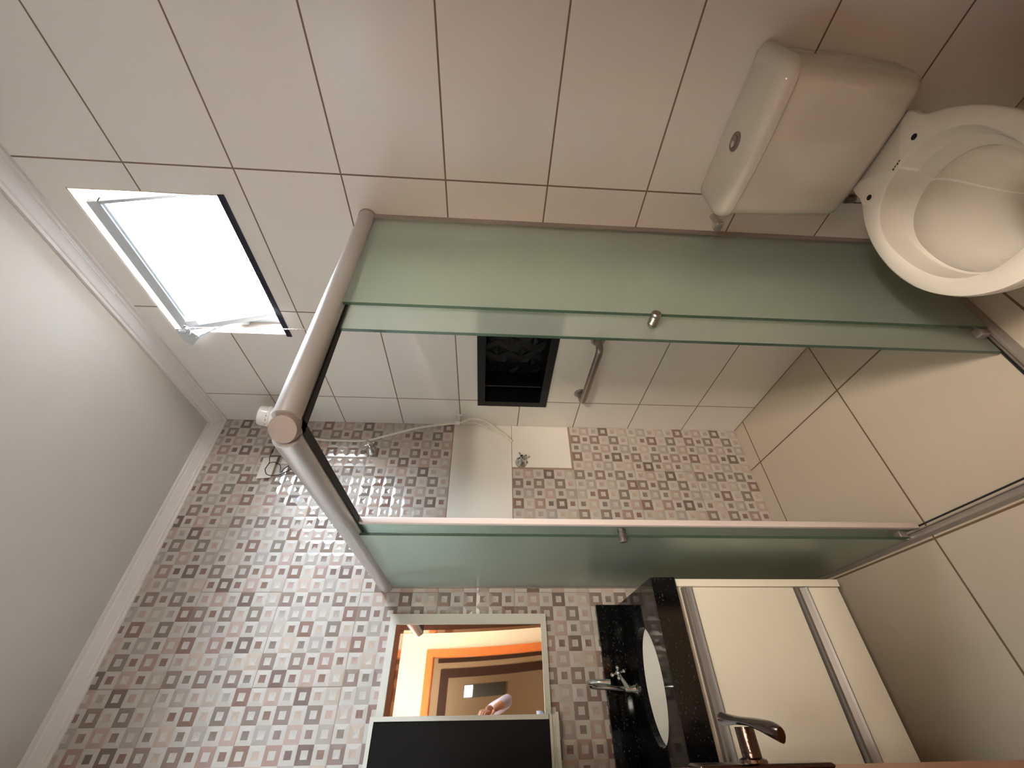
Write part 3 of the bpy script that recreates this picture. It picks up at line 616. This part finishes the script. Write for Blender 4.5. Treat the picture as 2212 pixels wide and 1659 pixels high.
m = MB(); hc = fz([(1055, 590, -0.10)])[0]; base = Vector((-1.212, -0.088, CT+0.032)); m.tube([base, base+(hc-base)*0.35, base+(hc-base)*0.7, hc], [0.011, 0.010, 0.007, 0.008], 16)
axh = (hc-base).normalized(); e1 = axh.orthogonal().normalized(); e2 = axh.cross(e1); m.ball(hc, 0.0105)
for t_ in ((1040, 465), (1195, 550), (920, 640), (1080, 715)):
    q_ = fz([(t_[0], t_[1], -0.10)])[0]; m.tube([hc, hc+(q_-hc)*0.6, q_], [0.0065, 0.005, 0.0045], 10); m.ball(q_, 0.0078)
build('cross_handle', m, m_chrome, fc)

# ------------------------------------------------------------------ mirror cabinet
mc = thing('mirror_cabinet', 'shallow wall mirror in a wide pale frame with a black sliding panel on its left', 'mirror', (-1.2, 0, 1.18))
MX1 = -0.954; MZ0, MZ1 = 1.184, 1.826; MXL = XL+0.01
m = MB(); f0 = 0.027
m.box(MXL, MX1, -0.016, 0, MZ1-f0, MZ1); m.box(MXL, MX1, -0.016, 0, MZ0, MZ0+0.022); m.box(MX1-0.037, MX1, -0.016, 0, MZ0+0.022, MZ1-f0)
m.box(MXL, MX1-0.04, -0.003, 0.0, MZ0+0.02, MZ1-0.02)
build('frame', m, m_frame, mc)
# slightly uneven silvered sheet
mm = MB(); nx_, nz2 = 24, 40; mx0, mx1, mz0, mz1 = MXL, MX1-0.037, MZ0+0.022, MZ1-f0; vs = []; fs = []
for i in range(nx_+1):
    for j in range(nz2+1):
        x_ = mx0+(mx1-mx0)*i/nx_; z_ = mz0+(mz1-mz0)*j/nz2; vs.append((x_, -0.0085-0.010*max(0, (1.75-z_)/0.55)**2*(x_-(-1.14)), z_))
for i in range(nx_):
    for j in range(nz2): a_ = i*(nz2+1)+j; fs.append((a_, a_+1, a_+nz2+2, a_+nz2+1))
mm.add(vs, fs, 0, True); build('mirror_sheet', mm, m_mirror, mc)
m = MB(); PX1 = -1.285
m.box(MXL, PX1, -0.055, -0.022, 1.822, 1.836); m.box(PX1-0.014, PX1, -0.055, -0.022, 1.200, 1.822)
pnl = build('sliding_panel', m, m_frame, mc)
build('black_face', MB().box(MXL, PX1-0.014, -0.052, -0.026, 1.196, 1.822), m_blackglass, pnl)
m = MB(); m.box(MXL, PX1+0.006, -0.060, -0.016, 1.164, 1.176); m.box(MXL, PX1, -0.050, -0.018, 1.176, 1.188); m.box(MXL, PX1, -0.058, -0.016, 1.188, 1.197); build('bottom_track', m, m_frame, pnl)

# ------------------------------------------------------------------ bathroom door and frame
dj = bpy.data.objects.new('door_1', None); COL.objects.link(dj); dj.location = (DX0, YF, 0); struct(dj, 'brown veneered door standing open beside the camera', 'door')
m = MB(); yA, yB = YF-T-0.012, YF+0.012
m.box(DX1, DX1+0.022, yA, yB, 0, DZ+0.022); m.box(DX0-0.022, DX0, yA, yB, 0, DZ+0.022); m.box(DX0, DX1, yA, yB, DZ, DZ+0.022)
for yy0, yy1 in ((YF, YF+0.014), (YF-T-0.014, YF-T)):
    m.box(DX1+0.0, DX1+0.065, yy0, yy1, 0, DZ+0.06); m.box(DX0-0.065, DX0-0.0, yy0, yy1, 0, DZ+0.06); m.box(DX0, DX1, yy0, yy1, DZ, DZ+0.06)
build('door_frame', m, m_brown, dj)
DFX = -1.3575; DE = -1.235
leaf = build('door_leaf', MB().box(DFX-0.035, DFX, YF+0.016, DE, 0.012, DZ-0.004, bev=0.0015), m_doorw, dj)
HZ = 1.093; HY = -1.280
def hp(px_, py_, yy): return on_y(px_, py_, yy)
esc = MB(); esc.box(DFX, DFX+0.006, HY-0.022, HY+0.022, HZ-0.080, HZ+0.090, bev=0.004); hd = build('handle_plate', esc, m_bronze, leaf)
m = MB(); NX = -1.317
m.tube([(DFX, HY, HZ+0.012), (NX, HY, HZ+0.012)], 0.0115, 24)
m.lathe((DFX+0.005, HY, HZ+0.012), (1, 0, 0), [(0.017, 0), (0.016, 0.004), (0.0115, 0.006)], 24)
lv = [Vector(hp(1562, 1553, -1.228)), Vector(hp(1590, 1556, -1.262)), Vector(hp(1625, 1560, -1.300)), Vector(hp(1660, 1572, -1.335)), Vector(hp(1688, 1588, -1.363))]
sp = spline(lv, 6); n_ = len(sp); rs = []
for i, p in enumerate(sp):
    t = i/(n_-1); wz = 0.0085+0.005*math.sin(PI*min(1, t*1.1))*1.0; wx = 0.0078-0.0034*math.sin(PI*min(1, t*1.25))
    if t > 0.85: wz *= 1-0.5*((t-0.85)/0.15)**2
    tg = (sp[min(i+1, n_-1)]-sp[max(i-1, 0)]).normalized(); sd = Vector((1, 0, 0)); sd = (sd-tg*sd.dot(tg)).normalized(); u_ = tg.cross(sd)
    rs.append([p+sd*wx*math.cos(k*2*PI/16)+u_*wz*math.sin(k*2*PI/16) for k in range(16)])
m.rings(rs, True, True); build('lever', m, m_bronze, hd)

# ------------------------------------------------------------------ hallway behind the camera (seen in the mirror)
HY2 = -3.22; XH0, XH1 = -2.6, 0.6
struct(build('wall_hall_far', wall_slab('y', HY2-0.1, HY2, (XH0, XH1), (0, 2.8), [(-1.50, -0.752, -0.01, 1.962)]), m_cream), 'smooth cream painted hallway wall around an orange door frame', 'wall')
struct(build('wall_hall_left', MB().box(XH0-0.1, XH0, -3.22, YF-T, 0, 2.8), m_cream), 'cream hallway end wall', 'wall')
struct(build('wall_hall_right', MB().box(XH1, XH1+0.1, -3.22, YF-T, 0, 2.8), m_cream), 'cream hallway end wall', 'wall')
m = MB(); m.box(XH0, XL-T, YF-T, YF-T+0.1, 0, 2.8); m.box(T, XH1, YF-T, YF-T+0.1, 0, 2.8); m.box(XL-T, T, YF-T-0.004, YF-T, 2.2, 2.8)
struct(build('wall_hall_near', m, m_cream), 'cream hallway wall on the bathroom side', 'wall')
struct(build('floor_hall', MB().box(XH0, XH1, -6.4, YF-T, -0.05, 0), mat('hall_floor_tile', (168, 148, 120), 0.4, noise=0.05, nscale=4)), 'hallway floor', 'floor')
struct(build('ceiling_hall', MB().box(XH0, XH1, HY2-0.1, YF-T, 2.8, 2.86), m_cream), 'hallway ceiling', 'ceiling')
d2 = MB(); d2.box(-0.770, -0.700, HY2, HY2+0.018, 0, 2.022); d2.box(-1.57, -0.770, HY2, HY2+0.018, 1.952, 2.022); d2.box(-1.57, -1.50, HY2, HY2+0.018, 0, 1.952)
d2.box(-0.770, -0.752, HY2-0.1, HY2, 0, 1.962); d2.box(-1.5, -0.77, HY2-0.1, HY2, 1.945, 1.962); d2.box(-1.5, -1.485, HY2-0.1, HY2, 0, 1.945)
struct(build('door_2', d2, m_orange), 'orange varnished wooden door frame in the cream hallway wall, seen in the mirror', 'door frame')
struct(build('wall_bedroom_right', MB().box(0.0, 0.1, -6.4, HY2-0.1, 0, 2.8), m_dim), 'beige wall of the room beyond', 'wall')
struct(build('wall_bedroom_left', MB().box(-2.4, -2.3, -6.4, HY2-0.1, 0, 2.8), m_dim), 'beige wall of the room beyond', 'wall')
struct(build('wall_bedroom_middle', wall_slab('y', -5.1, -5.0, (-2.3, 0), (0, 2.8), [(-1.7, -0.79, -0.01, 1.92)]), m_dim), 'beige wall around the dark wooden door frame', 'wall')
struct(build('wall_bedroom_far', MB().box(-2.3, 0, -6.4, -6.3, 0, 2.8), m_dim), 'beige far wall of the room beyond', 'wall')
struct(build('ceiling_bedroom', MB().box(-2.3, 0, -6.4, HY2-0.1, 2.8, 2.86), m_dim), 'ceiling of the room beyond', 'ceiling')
m = MB(); m.box(-0.83, -0.73, -5.0, -4.975, 0, 2.0); m.box(-1.78, -0.83, -5.0, -4.975, 1.885, 2.0); m.box(-1.78, -1.7, -5.0, -4.975, 0, 1.885)
struct(build('door_3', m, m_dwood), 'dark brown wooden door frame in the room beyond, seen in the mirror', 'door frame')
m = MB(); m.box(-0.722, -0.665, -4.30, -4.25, 0, 1.985); struct(build('trim_4', m, m_dwood), 'dark upright wooden board in the room beyond', 'trim')
wm = thing('wall_mirror', 'small grey picture with a white band glowing as a painted reflection on the far wall, seen in the mirror', 'picture', (-0.93, -6.3, 1.45))
build('panel', MB().box(-1.015, -0.845, -6.3, -6.285, 1.03, 1.70, bev=0.002), mat('grey_panel', (96, 96, 92), 0.25, noise=0.05), wm)
build('reflection_band', MB().box(-1.005, -0.855, -6.285, -6.281, 1.56, 1.69), mat('glowing_reflection', (240, 240, 240), 0.5, emis=(250, 250, 255), estr=1.2), wm)  # emissive strip stands in for light reflected in the panel
area('bedroom_lamp_light', (-1.1, -4.1, 2.7), (0, 0, 0), 0.4, 0.4, 9.0, (1.0, 0.86, 0.70))
area('far_room_lamp_light', (-1.1, -5.7, 2.7), (0, 0, 0), 0.4, 0.4, 5.5, (1.0, 0.88, 0.74))
# ceiling lamp fixtures around the lights
def lamp(loc, label):
    l = thing('ceiling_lamp', label, 'lamp', loc, 'hallway ceiling lamps'); x, y, z = loc
    build('lamp_base', MB().lathe(loc, (0, 0, -1), [(0, 0), (0.17, 0), (0.17, 0.018), (0.15, 0.02), (0, 0.02)], 32), m_plastic, l)
    build('diffuser', MB().lathe((x, y, z-0.02), (0, 0, -1), [(0.15, 0), (0.145, 0.012), (0.11, 0.02), (0, 0.024)], 32), m_lamp, l)
lamp((-1.9, -2.55, 2.80), 'round white ceiling lamp at the left end of the cream hallway'); lamp((0.1, -2.55, 2.80), 'round white ceiling lamp at the right end of the cream hallway')
sl_ = thing('fill_light_box', 'added fill light in a white box high on the cream hallway wall, aimed into the bathroom', 'lamp', (-1.50, -3.22, 2.42))  # made-up box and bracket to carry the added fill light
build('bracket', MB().box(-1.54, -1.46, -3.22, -3.14, 2.46, 2.50, bev=0.004), m_plastic, sl_)
m = MB(); m.box(-1.74, -1.28, -3.16, -3.12, 2.26, 2.58, bev=0.004); build('housing', m, m_plastic, sl_)

# ------------------------------------------------------------------ photographer and phone
ph = thing('phone', 'dark phone held up sideways by the photographer, seen in the mirror', 'phone', (CX, CY-0.02, CZ))
pc = Vector((CX, CY, CZ))-fw*0.016
def obb(mb, c, ax_, hx, hy, hz, mi=0):
    vs = [c+ax_[0]*sx*hx+ax_[1]*sy*hy+ax_[2]*sz*hz for sx in (-1, 1) for sy in (-1, 1) for sz in (-1, 1)]
    mb.add(vs, [(0,1,3,2),(4,6,7,5),(0,4,5,1),(2,3,7,6),(0,2,6,4),(1,5,7,3)], mi)
m = MB(); obb(m, pc-r2*0.0-u2*0.045, (r2, u2, fw), 0.036, 0.073, 0.004); build('body', m, m_blackp, ph)
build('camera_bump', MB().lathe(pc+fw*0.003, fw, [(0, 0), (0.007, 0), (0.007, 0.002), (0, 0.002)], 20), m_dark, ph)

def skin(name, verts, edges, rad, mtl, parent, sub=2):
    me = bpy.data.meshes.new(name); base = wpos(parent); me.from_pydata([Vector(v)-base for v in verts], edges, [])
    o = bpy.data.objects.new(name, me); COL.objects.link(o); me.materials.append(mtl)
    md = o.modifiers.new('skin', 'SKIN'); md.use_smooth_shade = True
    for i, sv in enumerate(me.skin_vertices[0].data): sv.radius = rad[i] if isinstance(rad[i], tuple) else (rad[i], rad[i]); sv.use_root = (i == 0)
    s = o.modifiers.new('sub', 'SUBSURF'); s.levels = sub; s.render_levels = sub
    o.parent = parent; return o
pr = thing('person', 'person in black top, pale sleeves and blue jeans holding up a phone in the doorway', 'person', (-1.45, -2.48, 0))
bx, by = -1.455, -2.46
V = [(bx, by, 0.93), (bx, by, 1.08), (bx, by, 1.26), (bx, by-0.01, 1.40), (bx, by-0.01, 1.48), (bx, by+0.01, 1.56), (bx, by+0.02, 1.64), (bx, by+0.02, 1.72),
     (bx+0.17, by, 1.40), (bx+0.27, by+0.14, 1.20), (bx+0.215, by+0.40, 1.335),
     (bx-0.17, by, 1.40), (bx-0.16, by+0.12, 1.16), (bx+0.105, by+0.33, 1.32),
     (bx+0.09, by, 0.86), (bx+0.10, by+0.01, 0.48), (bx+0.10, by-0.02, 0.09), (bx+0.10, by+0.12, 0.03),
     (bx-0.09, by, 0.86), (bx-0.10, by+0.01, 0.48), (bx-0.10, by-0.02, 0.09), (bx-0.10, by+0.12, 0.03)]
E_ = [(0,1),(1,2),(2,3),(3,4),(4,5),(5,6),(6,7),(3,8),(8,9),(9,10),(3,11),(11,12),(12,13),(0,14),(14,15),(15,16),(16,17),(0,18),(18,19),(19,20),(20,21)]
R_ = [(0.155,0.10),(0.135,0.09),(0.15,0.10),(0.13,0.085),0.055,0.065,0.085,0.065, 0.055,0.040,0.026, 0.055,0.040,0.026, 0.082,0.056,0.038,0.028, 0.082,0.056,0.038,0.028]
skin('body', V, E_, R_, m_skin, pr)
skin('shirt', [(bx, by, 0.96), (bx, by, 1.08), (bx, by, 1.26), (bx, by-0.01, 1.41), (bx+0.17, by, 1.405), (bx+0.205, by+0.04, 1.35), (bx-0.17, by, 1.405), (bx-0.168, by+0.04, 1.33)], [(0,1),(1,2),(2,3),(3,4),(4,5),(3,6),(6,7)], [(0.165,0.11),(0.150,0.10),(0.165,0.112),(0.142,0.095),0.068,0.060,0.068,0.060], m_shirt, pr)
skin('sleeve', [(bx+0.19, by+0.02, 1.375), (bx+0.27, by+0.14, 1.20), (bx+0.235, by+0.30, 1.29)], [(0,1),(1,2)], [0.060, 0.052, 0.038], m_sleeve, pr)
skin('sleeve', [(bx-0.17, by+0.02, 1.36), (bx-0.16, by+0.12, 1.16), (bx+0.03, by+0.26, 1.26)], [(0,1),(1,2)], [0.060, 0.052, 0.038], m_sleeve, pr)
skin('jeans', [(bx, by, 0.94), (bx+0.09, by, 0.86), (bx+0.10, by+0.01, 0.48), (bx+0.10, by-0.02, 0.10), (bx-0.09, by, 0.86), (bx-0.10, by+0.01, 0.48), (bx-0.10, by-0.02, 0.10)], [(0,1),(1,2),(2,3),(0,4),(4,5),(5,6)], [(0.168,0.115),0.095,0.070,0.055,0.095,0.070,0.055], m_jean, pr)
for sgn in (1, -1): build('shoe', MB().box(bx+sgn*0.10-0.045, bx+sgn*0.10+0.045, by-0.08, by+0.18, 0.0, 0.075, bev=0.03), m_shirt, pr)
hair = MB(); hair.ball((bx, by-0.005, 1.715), 0.098, seg=20, sc=(0.95, 1.05, 0.95)); build('hair', hair, m_hair, pr)
for sx in (-1, 1): build('eye', MB().ball((bx+sx*0.032, by+0.098, 1.675), 0.010, seg=10), m_dark, pr)
build('nose', MB().ball((bx, by+0.108, 1.645), 0.014, seg=10, sc=(0.8, 1.1, 1.6)), m_skin, pr); build('mouth', MB().ball((bx, by+0.095, 1.61), 0.02, seg=10, sc=(1.1, 0.4, 0.3)), mat('lips', (150, 84, 72), 0.5, noise=0.05), pr)
for sx in (-1, 1): build('ear', MB().ball((bx+sx*0.088, by+0.01, 1.655), 0.022, seg=10, sc=(0.4, 0.7, 1.2)), m_skin, pr)
def hand(wr, palm_dir, side_dir, curl):
    """palm plus five separate bent fingers closing on the phone"""
    wr = Vector(wr); pd = Vector(palm_dir).normalized(); sd = Vector(side_dir).normalized(); cd_ = Vector(curl).normalized()
    vs = [wr, wr+pd*0.045, wr+pd*0.085]; ed = [(0,1),(1,2)]; ra = [(0.024,0.019),(0.038,0.017),(0.040,0.014)]
    palm = skin('palm', vs, ed, ra, m_skin, pr, 1)
    for i, (o_, L) in enumerate(((-0.030, 0.062), (-0.010, 0.074), (0.010, 0.070), (0.029, 0.055))):
        b_ = wr+pd*0.082+sd*o_; k1 = b_+pd*L*0.42; k2 = k1+(pd*0.55+cd_*0.8)*L*0.34; k3 = k2+(pd*0.0+cd_)*L*0.26
        skin('finger', [b_-pd*0.02, b_, k1, k2, k3], [(0,1),(1,2),(2,3),(3,4)], [0.009,0.009,0.0085,0.008,0.007], m_skin, palm, 1)
    t0 = wr+pd*0.03-sd*0.030; t1 = t0+(pd*0.5-sd*0.75)*0.035; t2 = t1+(pd*0.7+cd_*0.6)*0.03
    skin('thumb', [t0, t1, t2, t2+(pd*0.5+cd_*0.6)*0.018], [(0,1),(1,2),(2,3)], [0.012,0.011,0.010,0.008], m_skin, palm, 1)
hand((bx+0.215, by+0.40, 1.335), (-0.1, 0.55, 0.62), (0.2, -0.7, 0.65), (-1, 0.15, 0.0))
hand((bx+0.105, by+0.33, 1.32), (0.0, 0.75, 0.5), (-0.2, -0.55, 0.75), (1, 0.3, 0.1))
